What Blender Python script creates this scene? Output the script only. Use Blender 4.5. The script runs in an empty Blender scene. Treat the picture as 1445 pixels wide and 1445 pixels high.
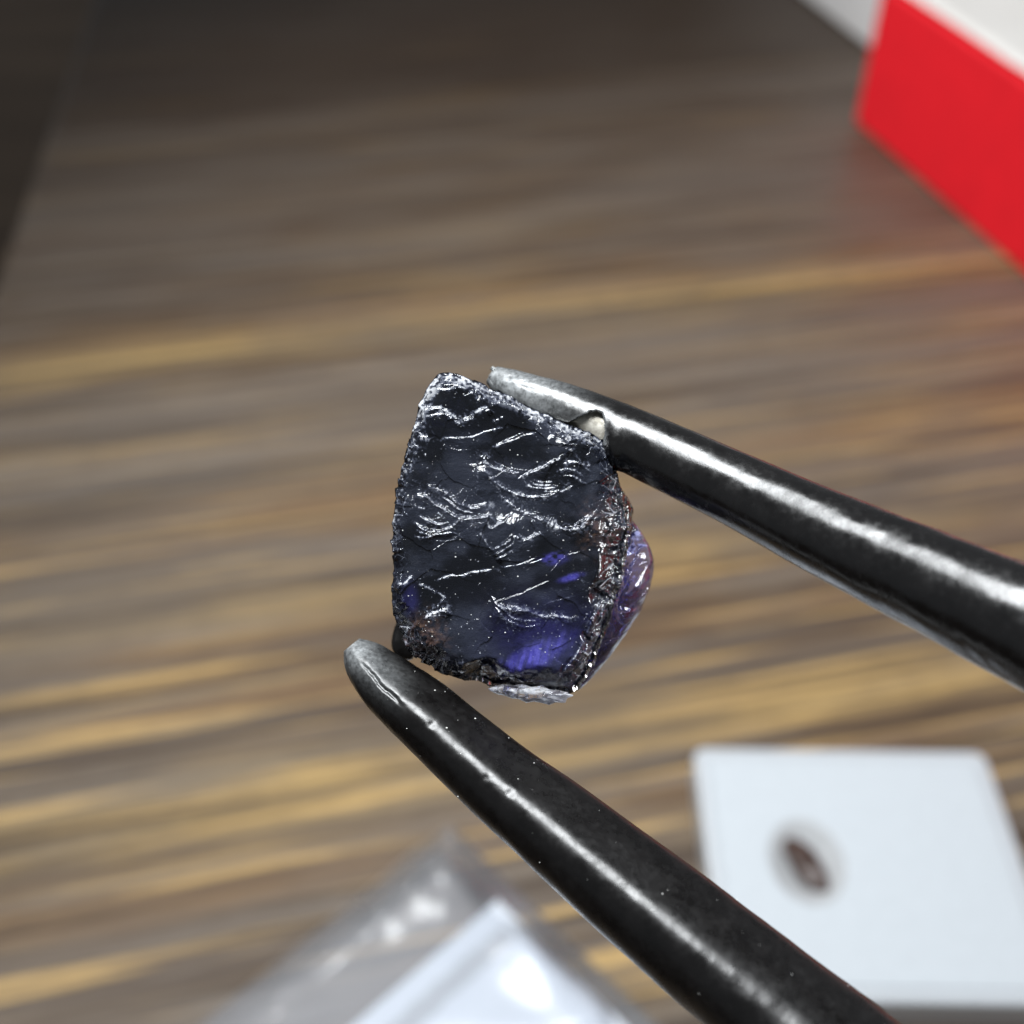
import bpy, bmesh, math, random
import numpy as np
from mathutils import Vector, Matrix, Euler

random.seed(4)
rng = np.random.default_rng(11)
scene = bpy.context.scene
COL = scene.collection
scene.unit_settings.system = 'METRIC'
scene.unit_settings.scale_length = 0.001          # one unit is one millimetre
scene.unit_settings.length_unit = 'MILLIMETERS'

# ------------------------------------------------------------------ camera
FPX, PITCH, CAM_H, FOCUS = 1608.0, math.radians(41.9), 112.0, 33.4
cam_d = bpy.data.cameras.new('camera')
cam = bpy.data.objects.new('camera', cam_d)
COL.objects.link(cam)
cam.location = (0, 0, CAM_H)
cam.rotation_euler = (math.pi / 2 - PITCH, 0, 0)
cam_d.sensor_width = 36.0
cam_d.lens = 36.0 * FPX / 1445.0
cam_d.clip_start = 0.5
cam_d.clip_end = 6000
cam_d.dof.use_dof = True
cam_d.dof.focus_distance = FOCUS
cam_d.dof.aperture_fstop = 0.054
scene.camera = cam

# ------------------------------------------------------------------ world and lamps
w = bpy.data.worlds.new('World')
scene.world = w
w.use_nodes = True
w.node_tree.nodes['Background'].inputs[0].default_value = (0.86, 0.93, 1.0, 1)
w.node_tree.nodes['Background'].inputs[1].default_value = 0.145


def area(name, loc, target, sx, sy, power, col):
    d = bpy.data.lights.new(name, 'AREA')
    d.shape = 'RECTANGLE'
    d.size, d.size_y, d.energy, d.color = sx, sy, power, col
    o = bpy.data.objects.new(name, d)
    COL.objects.link(o)
    o.location = loc
    o.rotation_euler = (Vector(target) - Vector(loc)).to_track_quat('-Z', 'Y').to_euler()
    return o


key = area('window_light', (-30, 50, 284), (-16, 66, 0), 120, 110, 4.1e5, (0.95, 0.98, 1.0))
key.data.spread = math.radians(110)
side = area('side_window_light', (-230, 330, 290), (100, 235, 20), 110, 90, 2.0e5, (1.0, 0.97, 0.94))
side.data.spread = math.radians(60)
low = area('low_fill_light', (280, 60, 62), (3, 24, 88), 90, 70, 3.2e4, (0.96, 0.98, 1.0))  # unseen fill lamp, added to brighten the stone's underside and arm edges
low.data.spread = math.radians(40)

scene.view_settings.view_transform = 'Standard'
scene.view_settings.look = 'None'
scene.view_settings.exposure = 0
scene.view_settings.gamma = 1
cy = scene.cycles
cy.use_denoising = True
cy.caustics_reflective = False
cy.caustics_refractive = False
cy.max_bounces = 14
cy.transmission_bounces = 12
cy.transparent_max_bounces = 12
cy.sample_clamp_indirect = 6

# ------------------------------------------------------------------ placing helpers
F_ = np.array([0, math.cos(PITCH), -math.sin(PITCH)])
U_ = np.array([0, math.sin(PITCH), math.cos(PITCH)])
R_ = np.array([1.0, 0, 0])
C_ = np.array([0, 0, CAM_H])


def P(x, y, d):
    return C_ + d * (F_ + R_ * (x - 722.5) / FPX - U_ * (y - 722.5) / FPX)


def tab(x, y, z=0.0):
    r = F_ + R_ * (x - 722.5) / FPX - U_ * (y - 722.5) / FPX
    return C_ + r * (z - CAM_H) / r[2]


# ------------------------------------------------------------------ numpy noise
def _hash(ix, iy, s):
    n = (ix.astype(np.int64) * 374761393 + iy.astype(np.int64) * 668265263 + s * 974634777) & 0xffffffff
    n = ((n ^ (n >> 13)) * 1274126177) & 0xffffffff
    n = ((n ^ (n >> 16)) * 2246822519) & 0xffffffff
    return ((n ^ (n >> 15)) & 0xffffff) / float(0xffffff)


def vnoise(x, y, s=0):
    ix, iy = np.floor(x), np.floor(y)
    fx, fy = x - ix, y - iy
    fx, fy = fx * fx * fx * (fx * (fx * 6 - 15) + 10), fy * fy * fy * (fy * (fy * 6 - 15) + 10)
    a, b = _hash(ix, iy, s), _hash(ix + 1, iy, s)
    c, d = _hash(ix, iy + 1, s), _hash(ix + 1, iy + 1, s)
    return (a * (1 - fx) + b * fx) * (1 - fy) + (c * (1 - fx) + d * fx) * fy


def fbm(x, y, s=0, o=4):
    r, a, t = 0, 1.0, 0
    for k in range(o):
        r = r + a * (vnoise(x, y, s + 17 * k) - 0.5)
        t += a
        a *= 0.5
        x, y = x * 2.03 + 5.1, y * 2.03 - 3.7
    return r / t * 2


def chips(x, y, s=0):
    """Voronoi chips: every cell is a little tilted plane; also returns distance to the cell border."""
    ix, iy = np.floor(x), np.floor(y)
    f1 = np.full(x.shape, 9.0)
    f2 = np.full(x.shape, 9.0)
    h = np.zeros(x.shape)
    for dx in (-1, 0, 1):
        for dy in (-1, 0, 1):
            cx, cy_ = ix + dx, iy + dy
            px, py = cx + _hash(cx, cy_, s), cy_ + _hash(cx, cy_, s + 1)
            d = np.hypot(x - px, y - py)
            hh = (_hash(cx, cy_, s + 2) - .5) * (x - px) * 2 + (_hash(cx, cy_, s + 3) - .5) * (y - py) * 2 + (_hash(cx, cy_, s + 4) - .5) * .7
            m = d < f1
            f2 = np.where(m, f1, np.minimum(f2, d))
            h = np.where(m, hh, h)
            f1 = np.where(m, d, f1)
    return h, f2 - f1


def sst(a, b, x):
    t = np.clip((x - a) / (b - a), 0, 1)
    return t * t * (3 - 2 * t)


# ------------------------------------------------------------------ object helpers
def mesh_obj(name, verts, faces, mat=None, parent=None, smooth=True):
    me = bpy.data.meshes.new(name)
    v = np.asarray(verts, dtype=np.float32)
    if isinstance(faces, np.ndarray):
        n, k = faces.shape
        me.vertices.add(len(v))
        me.vertices.foreach_set('co', v.ravel())
        me.loops.add(n * k)
        me.loops.foreach_set('vertex_index', faces.astype(np.int32).ravel())
        me.polygons.add(n)
        me.polygons.foreach_set('loop_start', np.arange(0, n * k, k, dtype=np.int32))
        me.update(calc_edges=True)
    else:
        me.from_pydata([tuple(map(float, p)) for p in v], [], faces)
    me.validate()
    if smooth:
        me.polygons.foreach_set('use_smooth', [True] * len(me.polygons))
    if mat:
        me.materials.append(mat)
    o = bpy.data.objects.new(name, me)
    COL.objects.link(o)
    if parent:
        o.parent = parent
    return o


def bm_obj(name, bm, mat=None, parent=None, smooth=False):
    bmesh.ops.recalc_face_normals(bm, faces=bm.faces)
    me = bpy.data.meshes.new(name)
    bm.to_mesh(me)
    bm.free()
    if smooth:
        me.polygons.foreach_set('use_smooth', [True] * len(me.polygons))
    if mat:
        me.materials.append(mat)
    o = bpy.data.objects.new(name, me)
    COL.objects.link(o)
    if parent:
        o.parent = parent
    return o


def empty(name, loc, rz=0.0):
    o = bpy.data.objects.new(name, None)
    o.empty_display_size = 4
    COL.objects.link(o)
    o.location = loc
    o.rotation_euler = (0, 0, rz)
    return o


def tag(o, label=None, cat=None, group=None, kind=None):
    for k, v in (('label', label), ('category', cat), ('group', group), ('kind', kind)):
        if v:
            o[k] = v
    return o


def attr(o, name, vals):
    a = o.data.attributes.new(name, 'FLOAT', 'POINT')
    a.data.foreach_set('value', np.asarray(vals, dtype=np.float32))


def box_bm(x0, x1, y0, y1, z0, z1, bev=0.0, seg=3, bm=None):
    bm = bm or bmesh.new()
    r = bmesh.ops.create_cube(bm, size=1)
    for v in r['verts']:
        v.co = Vector(((x0 + x1) / 2 + v.co.x * (x1 - x0), (y0 + y1) / 2 + v.co.y * (y1 - y0), (z0 + z1) / 2 + v.co.z * (z1 - z0)))
    if bev:
        es = {e for v in r['verts'] for e in v.link_edges}
        bmesh.ops.bevel(bm, geom=list(es), offset=bev, segments=seg, affect='EDGES', profile=0.5)
    return bm


class NT:
    def __init__(self, name):
        self.m = bpy.data.materials.new(name)
        self.m.use_nodes = True
        self.t = self.m.node_tree
        self.b = self.t.nodes['Principled BSDF']
        self.out = self.t.nodes['Material Output']

    def n(self, typ, **kw):
        nd = self.t.nodes.new(typ)
        for k, v in kw.items():
            if k.startswith('i_'):
                key = k[2:]
                nd.inputs[int(key) if key.isdigit() else key.replace('_', ' ')].default_value = v
            else:
                setattr(nd, k, v)
        return nd

    def l(self, a, b):
        self.t.links.new(a, b)

    def math(self, op, a, b=None, clamp=False):
        nd = self.t.nodes.new('ShaderNodeMath')
        nd.operation = op
        nd.use_clamp = clamp
        for i, v in enumerate((a, b)):
            if v is None:
                continue
            if isinstance(v, (int, float)):
                nd.inputs[i].default_value = v
            else:
                self.l(v, nd.inputs[i])
        return nd.outputs[0]

    def mix(self, f, a, b):
        nd = self.t.nodes.new('ShaderNodeMix')
        nd.data_type = 'RGBA'
        for i, v in ((0, f), (6, a), (7, b)):
            if isinstance(v, (int, float)):
                nd.inputs[i].default_value = v
            elif isinstance(v, tuple):
                nd.inputs[i].default_value = (*v, 1)
            else:
                self.l(v, nd.inputs[i])
        return nd.outputs[2]

    def ramp(self, fac, stops, interp='LINEAR'):
        nd = self.t.nodes.new('ShaderNodeValToRGB')
        nd.color_ramp.interpolation = interp
        e = nd.color_ramp.elements
        while len(e) < len(stops):
            e.new(0.5)
        for k, (p, c) in enumerate(stops):
            e[k].position = p
            e[k].color = (*c, 1) if isinstance(c, tuple) else (c, c, c, 1)
        self.l(fac, nd.inputs[0])
        return nd.outputs[0]

    def noise(self, vec, scale, detail=4, rough=0.55):
        nd = self.n('ShaderNodeTexNoise', i_Scale=scale, i_Detail=detail, i_Roughness=rough)
        if vec is not None:
            self.l(vec, nd.inputs['Vector'])
        return nd.outputs['Fac']

    def coord(self, scale=(1, 1, 1), rot=(0, 0, 0), loc=(0, 0, 0)):
        tc = self.n('ShaderNodeTexCoord')
        mp = self.n('ShaderNodeMapping')
        mp.inputs['Scale'].default_value = scale
        mp.inputs['Rotation'].default_value = rot
        mp.inputs['Location'].default_value = loc
        self.l(tc.outputs['Object'], mp.inputs['Vector'])
        return mp.outputs[0]

    def bump(self, h, strength, dist):
        nd = self.n('ShaderNodeBump', i_Strength=strength, i_Distance=dist)
        self.l(h, nd.inputs['Height'])
        return nd.outputs[0]


# ------------------------------------------------------------------ tabletop (setting)
GRAIN = math.radians(9.0)


def wood_material():
    k = NT('streaked_wood')
    SKEW = math.radians(3.2)

    def coord(scale=(1, 1, 1), rot=(0, 0, 0), loc=(0, 0, 0)):
        tc = k.n('ShaderNodeTexCoord')
        m1 = k.n('ShaderNodeMapping')
        m1.inputs['Rotation'].default_value = (0, 0, -SKEW)
        m2 = k.n('ShaderNodeMapping')
        m2.inputs['Scale'].default_value = scale
        m2.inputs['Location'].default_value = loc
        k.l(tc.outputs['Object'], m1.inputs['Vector'])
        k.l(m1.outputs[0], m2.inputs['Vector'])
        return m2.outputs[0]
    k.coord = coord
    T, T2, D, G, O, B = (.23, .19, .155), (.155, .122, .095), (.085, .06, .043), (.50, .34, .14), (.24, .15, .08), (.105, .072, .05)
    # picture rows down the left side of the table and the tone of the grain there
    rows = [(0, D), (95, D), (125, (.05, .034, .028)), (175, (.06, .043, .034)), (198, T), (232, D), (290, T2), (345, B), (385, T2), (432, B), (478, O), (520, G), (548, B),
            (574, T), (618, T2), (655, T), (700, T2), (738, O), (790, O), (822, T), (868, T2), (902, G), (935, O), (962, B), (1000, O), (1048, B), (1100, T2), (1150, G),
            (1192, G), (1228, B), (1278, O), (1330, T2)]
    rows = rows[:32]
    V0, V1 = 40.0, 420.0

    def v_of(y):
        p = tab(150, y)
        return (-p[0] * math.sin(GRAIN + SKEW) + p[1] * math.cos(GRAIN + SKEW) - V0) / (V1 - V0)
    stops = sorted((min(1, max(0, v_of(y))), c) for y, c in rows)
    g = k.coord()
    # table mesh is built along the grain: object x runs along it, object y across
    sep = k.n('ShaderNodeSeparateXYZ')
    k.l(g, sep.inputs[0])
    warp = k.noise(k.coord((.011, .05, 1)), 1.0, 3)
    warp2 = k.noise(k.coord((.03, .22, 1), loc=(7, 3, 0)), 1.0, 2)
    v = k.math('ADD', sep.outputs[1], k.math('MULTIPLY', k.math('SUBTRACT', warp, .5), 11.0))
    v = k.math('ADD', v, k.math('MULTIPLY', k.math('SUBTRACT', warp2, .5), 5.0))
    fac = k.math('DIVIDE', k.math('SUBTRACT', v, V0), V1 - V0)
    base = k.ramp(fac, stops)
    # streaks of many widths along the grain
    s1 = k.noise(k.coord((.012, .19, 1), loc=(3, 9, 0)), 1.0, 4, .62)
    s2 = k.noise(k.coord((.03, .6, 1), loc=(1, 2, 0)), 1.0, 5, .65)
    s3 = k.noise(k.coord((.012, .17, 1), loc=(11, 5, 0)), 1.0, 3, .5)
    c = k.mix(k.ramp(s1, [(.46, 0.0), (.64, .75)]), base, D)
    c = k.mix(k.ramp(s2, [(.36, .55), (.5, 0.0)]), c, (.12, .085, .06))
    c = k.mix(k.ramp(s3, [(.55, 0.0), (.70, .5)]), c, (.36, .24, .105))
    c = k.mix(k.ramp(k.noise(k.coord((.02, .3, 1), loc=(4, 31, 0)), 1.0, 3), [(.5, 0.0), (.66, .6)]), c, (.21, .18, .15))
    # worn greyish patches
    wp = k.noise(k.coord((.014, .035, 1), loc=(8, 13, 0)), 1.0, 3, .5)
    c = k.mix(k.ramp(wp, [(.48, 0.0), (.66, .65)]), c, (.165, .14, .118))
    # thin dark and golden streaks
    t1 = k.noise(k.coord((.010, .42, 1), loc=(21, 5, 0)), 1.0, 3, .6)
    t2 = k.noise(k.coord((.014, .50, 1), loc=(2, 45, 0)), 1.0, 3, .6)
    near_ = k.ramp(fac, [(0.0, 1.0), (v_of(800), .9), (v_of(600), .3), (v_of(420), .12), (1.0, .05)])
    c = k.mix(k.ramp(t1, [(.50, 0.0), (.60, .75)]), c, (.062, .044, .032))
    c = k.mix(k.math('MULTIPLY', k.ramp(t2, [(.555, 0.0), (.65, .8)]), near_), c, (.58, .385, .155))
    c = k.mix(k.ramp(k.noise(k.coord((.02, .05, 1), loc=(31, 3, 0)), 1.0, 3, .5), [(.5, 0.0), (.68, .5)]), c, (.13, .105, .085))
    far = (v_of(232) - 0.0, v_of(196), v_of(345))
    far_shade = k.ramp(fac, [(0.0, 0.0), (v_of(560), 0.0), (far[2], .22), (far[0] - .01, .42), (far[0] + .02, .60), (far[1] + .01, .55), (far[1] + .05, .80), (1.0, .86)])  # dimness of the far table put into the wood colour
    c = k.mix(far_shade, c, (.026, .0145, .0075))
    fine = k.noise(k.coord((.25, 3.2, 1)), 1.0, 5, .7)
    c = k.mix(k.ramp(fine, [(.3, .45), (.55, 0.0)]), c, (.07, .05, .035))
    k.b.inputs['Specular IOR Level'].default_value = .2
    k.l(c, k.b.inputs['Base Color'])
    k.l(k.ramp(s2, [(.3, .46), (.7, .30)]), k.b.inputs['Roughness'])
    k.l(k.bump(fine, .25, .25), k.b.inputs['Normal'])
    return k.m


def build_table():
    # table edge at the left, perpendicular to the grain
    e = tab(72, 150)
    xa = e[0] * math.cos(GRAIN) + e[1] * math.sin(GRAIN)
    bm = box_bm(xa, xa + 720, -330, 620, -24, 0, 4.0, 6)
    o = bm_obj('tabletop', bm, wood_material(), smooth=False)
    o.rotation_euler = (0, 0, GRAIN)
    tag(o, kind='structure', label='brown streaked wooden tabletop under everything')
    k = NT('dark_floor')
    n = k.noise(k.coord((.002, .012, 1)), 1.0, 4)
    k.l(k.ramp(n, [(.3, (.14, .09, .055)), (.7, (.22, .145, .09))]), k.b.inputs['Base Color'])
    k.b.inputs['Roughness'].default_value = .6
    bm = bmesh.new()
    bmesh.ops.create_grid(bm, x_segments=4, y_segments=4, size=2200)
    f = bm_obj('floor', bm, k.m)
    f.location = (0, 0, -460)
    tag(f, kind='structure', label='dark floor below the table edge')


build_table()

# ------------------------------------------------------------------ boxes in the background


def plain(name, col, rough, noise_amt=.06, scale=.4, bump=.15, spec=.5):
    k = NT(name)
    n = k.noise(k.coord((scale, scale, scale)), 1.0, 5)
    a = tuple(c * (1 - noise_amt) for c in col)
    b = tuple(min(1, c * (1 + noise_amt)) for c in col)
    k.l(k.ramp(n, [(.3, a), (.7, b)]), k.b.inputs['Base Color'])
    k.b.inputs['Roughness'].default_value = rough
    k.b.inputs['Specular IOR Level'].default_value = spec
    if bump:
        k.l(k.bump(k.noise(k.coord((3, 3, 3)), 1.0, 4), bump, .05), k.b.inputs['Normal'])
    return k


def build_red_box():
    a = tab(1205, 172)
    b = tab(1445, 388)
    e = (b - a)
    e[2] = 0
    e /= np.linalg.norm(e)
    # height that puts the top edge on the photographed line
    hs = np.linspace(5, 80, 600)
    best = None
    for h in hs:
        q = a + np.array([0, 0, h]) - C_
        yy = 722.5 - FPX * (q @ U_) / (q @ F_)
        if best is None or abs(yy + 22) < best[0]:
            best = (abs(yy + 22), h)
    H = best[1]
    rz = math.atan2(e[1], e[0])
    root = empty('red_box', a, rz)
    tag(root, 'bright red cardboard box with a white top at the upper right', 'box')
    L, W = 330, 120
    red = plain('red_card', (.70, .008, .018), .7, .05, .15, .1, .25).m
    white = plain('white_paper', (.80, .79, .77), .7, .05, .05, .35).m
    # local x runs along the visible face, local y away from it (to the right)
    bm = box_bm(0, L, 0, W, 0, H, 1.0, 3)
    bm_obj('box_body', bm, red, root)
    # paper sheet glued on the lid
    n = 28
    vs, fs = [], []
    for i in range(n + 1):
        for j in range(n + 1):
            vs.append((1.2 + (L - 2.4) * i / n, 1.2 + (W - 2.4) * j / n, H + .25 + .5 * (fbm(np.array([i * .35]), np.array([j * .35]), 3)[0] + .5)))
    for i in range(n):
        for j in range(n):
            q = i * (n + 1) + j
            fs.append((q, q + n + 1, q + n + 2, q + 1))
    p = mesh_obj('paper_top', vs, fs, white, root)
    s = p.modifiers.new('thickness', 'SOLIDIFY')
    s.thickness = .2
    s.offset = 1
    # white box further back, parallel to the red one
    c = tab(1212, 58)
    root2 = empty('white_box', c, rz)
    tag(root2, 'white cardboard box partly hidden behind the red box', 'box')
    card = plain('white_card', (.66, .67, .68), .6, .04, .1, .1).m
    bm = box_bm(-170, 30, 0, 90, 0, 34, 1.2, 3)
    bm_obj('box_body', bm, card, root2)
    bm = box_bm(-171.5, 31.5, -1.5, 91.5, 34.1, 48, 1.2, 3)
    bm_obj('lid', bm, card, root2)


build_red_box()


def rounded_rect(w_, h_, r, n=8):
    pts = []
    for cx, cy_, a0 in ((w_ / 2 - r, h_ / 2 - r, 0), (-w_ / 2 + r, h_ / 2 - r, 90), (-w_ / 2 + r, -h_ / 2 + r, 180), (w_ / 2 - r, -h_ / 2 + r, 270)):
        for k in range(n + 1):
            a = math.radians(a0 + 90 * k / n)
            pts.append((cx + r * math.cos(a), cy_ + r * math.sin(a)))
    return pts


def ring_obj(name, loops, mat, parent, cap_first=False, cap_last=False):
    """loops: list of equally long vertex rings, bridged in order."""
    vs, fs = [], []
    m = len(loops[0])
    for lp in loops:
        vs += lp
    for i in range(len(loops) - 1):
        for j in range(m):
            a, b = i * m + j, i * m + (j + 1) % m
            fs.append((a, b, b + m, a + m))
    if cap_first:
        fs.append(tuple(reversed(range(m))))
    if cap_last:
        fs.append(tuple(range((len(loops) - 1) * m, len(loops) * m)))
    return mesh_obj(name, vs, fs, mat, parent, smooth=False)


def build_gem_box():
    z = 5.0
    q = [tab(984, 1054, z), tab(1398, 1061, z), tab(1482, 1425, z), tab(987, 1402, z)]
    ctr = sum(q) / 4 + np.array([.95, 0, 0])
    ex = ((q[1] - q[0]) + (q[2] - q[3])) / 2
    W = np.linalg.norm(ex)
    D = np.linalg.norm(((q[0] - q[3]) + (q[1] - q[2])) / 2)
    rz = math.atan2(ex[1], ex[0]) + math.radians(1.0)
    root = empty('gem_display_box', (ctr[0], ctr[1], 0), rz)
    tag(root, 'flat white gem display box lying on the table at the lower right', 'display box')
    k = plain('white_plastic', (.52, .55, .58), .35, .02, .3, .03)
    k.b.inputs['Subsurface Weight'].default_value = 0.15
    k.b.inputs['Subsurface Radius'].default_value = (1, 1, 1)
    rw = 1.7
    R0 = 1.3

    def lp(off, zz, r):
        return [(x, y, zz) for x, y in rounded_rect(W - 2 * off, D - 2 * off, max(.25, r))]
    ring_obj('frame', [lp(.5, 0, R0), lp(0, .5, R0), lp(0, z - .5, R0), lp(.15, z - .15, R0), lp(.5, z, R0), lp(rw - .4, z, R0 - .6), lp(rw, z - .4, R0 - .7), lp(rw, .3, R0 - .7), lp(.5, 0, R0)],
             k.m, root)
    # foam pad with a dimple
    st = tab(1136, 1224, z - 1.2)
    M = Matrix.Rotation(-rz, 3, 'Z')
    sl = M @ Vector((st[0] - ctr[0], st[1] - ctr[1], 0))
    foam = plain('white_foam', (.52, .56, .595), .85, .03, .8, .5).m
    n = 110
    xs = np.linspace(-W / 2 + rw - .3, W / 2 - rw + .3, n)
    ys = np.linspace(-D / 2 + rw - .3, D / 2 - rw + .3, n)
    X, Y = np.meshgrid(xs, ys, indexing='ij')
    dd = np.hypot((X - sl.x) / 4.3, (Y - sl.y) / 5.4)
    top = z + .08 + .03 * fbm(X * .5, Y * .5, 8, 4)
    edge = np.minimum(np.minimum(X - xs[0], xs[-1] - X), np.minimum(Y - ys[0], ys[-1] - Y))
    top = top - .08 * np.exp(-edge / .4)
    top = top - 1.5 * (1 - sst(.25, 1.0, dd))
    vs = np.stack([X, Y, top], -1).reshape(-1, 3)
    i, j = np.meshgrid(np.arange(n - 1), np.arange(n - 1), indexing='ij')
    a = (i * n + j).ravel()
    o = mesh_obj('foam_pad', vs, np.stack([a, a + n, a + n + 1, a + 1], 1), foam, root)
    s = o.modifiers.new('thickness', 'SOLIDIFY')
    s.thickness = .06
    s.offset = -1
    shade_mat = plain('shade_grey', (.41, .42, .43), .8, .04, .8, .2).m  # added part: its grey stands in for the shade around the stone
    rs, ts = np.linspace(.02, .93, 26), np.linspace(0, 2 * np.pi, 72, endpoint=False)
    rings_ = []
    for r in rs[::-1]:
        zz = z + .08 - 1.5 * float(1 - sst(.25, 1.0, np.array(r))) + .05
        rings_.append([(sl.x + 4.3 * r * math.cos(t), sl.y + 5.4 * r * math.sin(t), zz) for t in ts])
    ring_obj('hollow_shade', rings_, shade_mat, root, False, True)
    # stone in the dimple
    bm = bmesh.new()
    bmesh.ops.create_icosphere(bm, subdivisions=4, radius=1)
    for v in bm.verts:
        p = v.co.copy()
        nn = p.normalized()
        h, _ = chips(np.array([nn.x * 1.6 + nn.z * .7]), np.array([nn.y * 1.6 - nn.z * .4]), 51)
        v.co = Vector((p.x * 1.6, p.y * 3.6, p.z * 1.1)) * (1 + .10 * float(h[0]))
    k = NT('brown_stone')
    k.l(k.ramp(k.noise(k.coord((1.1, 1.1, 1.1)), 1.0, 4), [(.3, (.03, .015, .01)), (.7, (.075, .043, .034))]), k.b.inputs['Base Color'])
    k.b.inputs['Roughness'].default_value = .35
    so = bm_obj('small_stone', bm, k.m, None, smooth=False)
    so.location = (st[0], st[1], z - .75)
    so.rotation_euler = (0.0, 0.0, rz + math.radians(24))
    tag(so, 'small brown oval rough stone lying in the hollow of the white pad', 'stone')


build_gem_box()


def build_bag():
    # clear plastic pouch on the table in front, corner pointing away from the camera
    cpt = tab(634, 1148, 3)
    root = empty('plastic_pouch', (cpt[0], cpt[1], 0), math.radians(-46.5))
    tag(root, 'clear glossy plastic pouch holding a white card, on the table below the lower tweezer arm', 'pouch')
    # local: corner at origin, x runs to the right edge's direction, y negative towards the camera
    k = NT('clear_film')
    n1 = k.noise(k.coord((.5, .5, .5)), 1.0, 4)
    k.b.inputs['Base Color'].default_value = (.86, .89, .95, 1)
    k.b.inputs['Roughness'].default_value = .11
    k.b.inputs['IOR'].default_value = 1.8
    k.l(k.bump(n1, .05, .4), k.b.inputs['Normal'])
    tr = k.n('ShaderNodeBsdfTransparent')
    tr.inputs[0].default_value = (.97, .98, 1.0, 1)
    mx = k.n('ShaderNodeMixShader')
    mx.inputs[0].default_value = .12
    k.l(tr.outputs[0], mx.inputs[1])
    k.l(k.b.outputs[0], mx.inputs[2])
    gl = k.n('ShaderNodeBsdfGlossy')
    gl.inputs['Roughness'].default_value = .3
    gl.inputs['Color'].default_value = (1, 1, 1, 1)
    fz = k.n('ShaderNodeFresnel', i_IOR=1.42)
    m2 = k.n('ShaderNodeMixShader')
    k.l(fz.outputs[0], m2.inputs[0])
    k.l(mx.outputs[0], m2.inputs[1])
    k.l(gl.outputs[0], m2.inputs[2])
    k.l(m2.outputs[0], k.out.inputs['Surface'])
    LX, LY = 34.0, 60.0
    nx, ny = 120, 180
    xs = np.linspace(0, LX, nx)
    ys = np.linspace(-LY, 0, ny)
    X, Y = np.meshgrid(xs, ys, indexing='ij')
    edge = np.minimum(np.minimum(X, LX - X), np.minimum(Y + LY, -Y))
    pil = 1 - np.exp(-edge / 7.0)
    wr = np.abs(fbm(X * .10 + 3, Y * .05, 5, 1)) * 1.3 + .35 * fbm(X * .16, Y * .05, 9, 2)
    zt = .9 + 4.6 * pil + wr * pil * 1.1
    # welded rim folds: a raised roll along both edges
    zt = zt + 2.4 * np.exp(-((X - 5.0) / 3.0) ** 2) * (0.55 + .6 * fbm(Y * .12, X * 0, 31, 2)) + 2.2 * np.exp(-((Y + 5.5) / 3.0) ** 2) * (.6 + .6 * fbm(X * .16, Y * 0, 12, 2))
    zt = np.where(edge < 1e-4, .8, zt)
    vs = np.stack([X, Y, zt], -1).reshape(-1, 3)
    vb = np.stack([X, Y, np.full(X.shape, .35)], -1).reshape(-1, 3)
    i, j = np.meshgrid(np.arange(nx - 1), np.arange(ny - 1), indexing='ij')
    a = (i * ny + j).ravel()
    f = np.stack([a, a + ny, a + ny + 1, a + 1], 1)
    top = mesh_obj('film_front', vs, f, k.m, root)
    mesh_obj('film_back', vb, f[:, ::-1], k.m, root)
    # card inside
    c2 = tab(702, 1272, 3.4)
    m = Matrix.Rotation(math.radians(46.5), 3, 'Z') @ Vector((c2[0] - cpt[0], c2[1] - cpt[1], 0))
    kc = NT('white_card_stroke')
    g = kc.coord()
    sep = kc.n('ShaderNodeSeparateXYZ')
    kc.l(g, sep.inputs[0])
    # a grey stroke across the card
    a1 = kc.math('ABSOLUTE', kc.math('SUBTRACT', sep.outputs[0], 3.4))
    wob = kc.noise(kc.coord((.6, .6, .6)), 1.0, 3)
    band = kc.math('LESS_THAN', kc.math('ADD', a1, kc.math('MULTIPLY', wob, .9)), 1.5)
    lim = kc.math('LESS_THAN', sep.outputs[1], -1.6)
    msk = kc.math('MULTIPLY', band, lim)
    kc.l(kc.mix(msk, (.60, .64, .70), (.40, .42, .45)), kc.b.inputs['Base Color'])
    kc.b.inputs['Roughness'].default_value = .6
    bm = box_bm(0, 22, -46, 0, 0, .5, .12, 2)
    card = bm_obj('card', bm, kc.m, root)
    card.location = (m.x, m.y, 3.3)


build_bag()

# ------------------------------------------------------------------ tweezers


def catmull(pts, n):
    """smooth curve through points, parametrised by chord length."""
    p = np.asarray(pts, float)
    k = np.concatenate([[0], np.cumsum(np.sqrt(((p[1:] - p[:-1])[:, :3] ** 2).sum(1)) + 1e-9)])
    m = np.gradient(p, k, axis=0) if len(p) > 2 else np.repeat((p[1:] - p[:-1]) / k[1], 2, 0)
    t = np.linspace(0, k[-1] * (1 - 1e-9), n)
    i = np.clip(np.searchsorted(k, t, 'right') - 1, 0, len(p) - 2)
    h = (k[i + 1] - k[i])[:, None]
    u = ((t - k[i])[:, None]) / h
    return ((2 * u ** 3 - 3 * u ** 2 + 1) * p[i] + (u ** 3 - 2 * u ** 2 + u) * h * m[i]
            + (-2 * u ** 3 + 3 * u ** 2) * p[i + 1] + (u ** 3 - u ** 2) * h * m[i + 1])


def arm_frame(ctrl, n):
    """ctrl rows: x, y, z, radius -> sampled centres, radii, side and front axes."""
    c = catmull(ctrl, n)
    pos, rad = c[:, :3], c[:, 3]
    tan = np.gradient(pos, axis=0)
    tan /= np.linalg.norm(tan, axis=1)[:, None]
    front = -F_[None, :] - tan * (tan @ -F_)[:, None]
    front /= np.linalg.norm(front, axis=1)[:, None]
    side = np.cross(front, tan)              # to the arm's left as seen from the tip
    return pos, rad, tan, side, front


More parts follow.
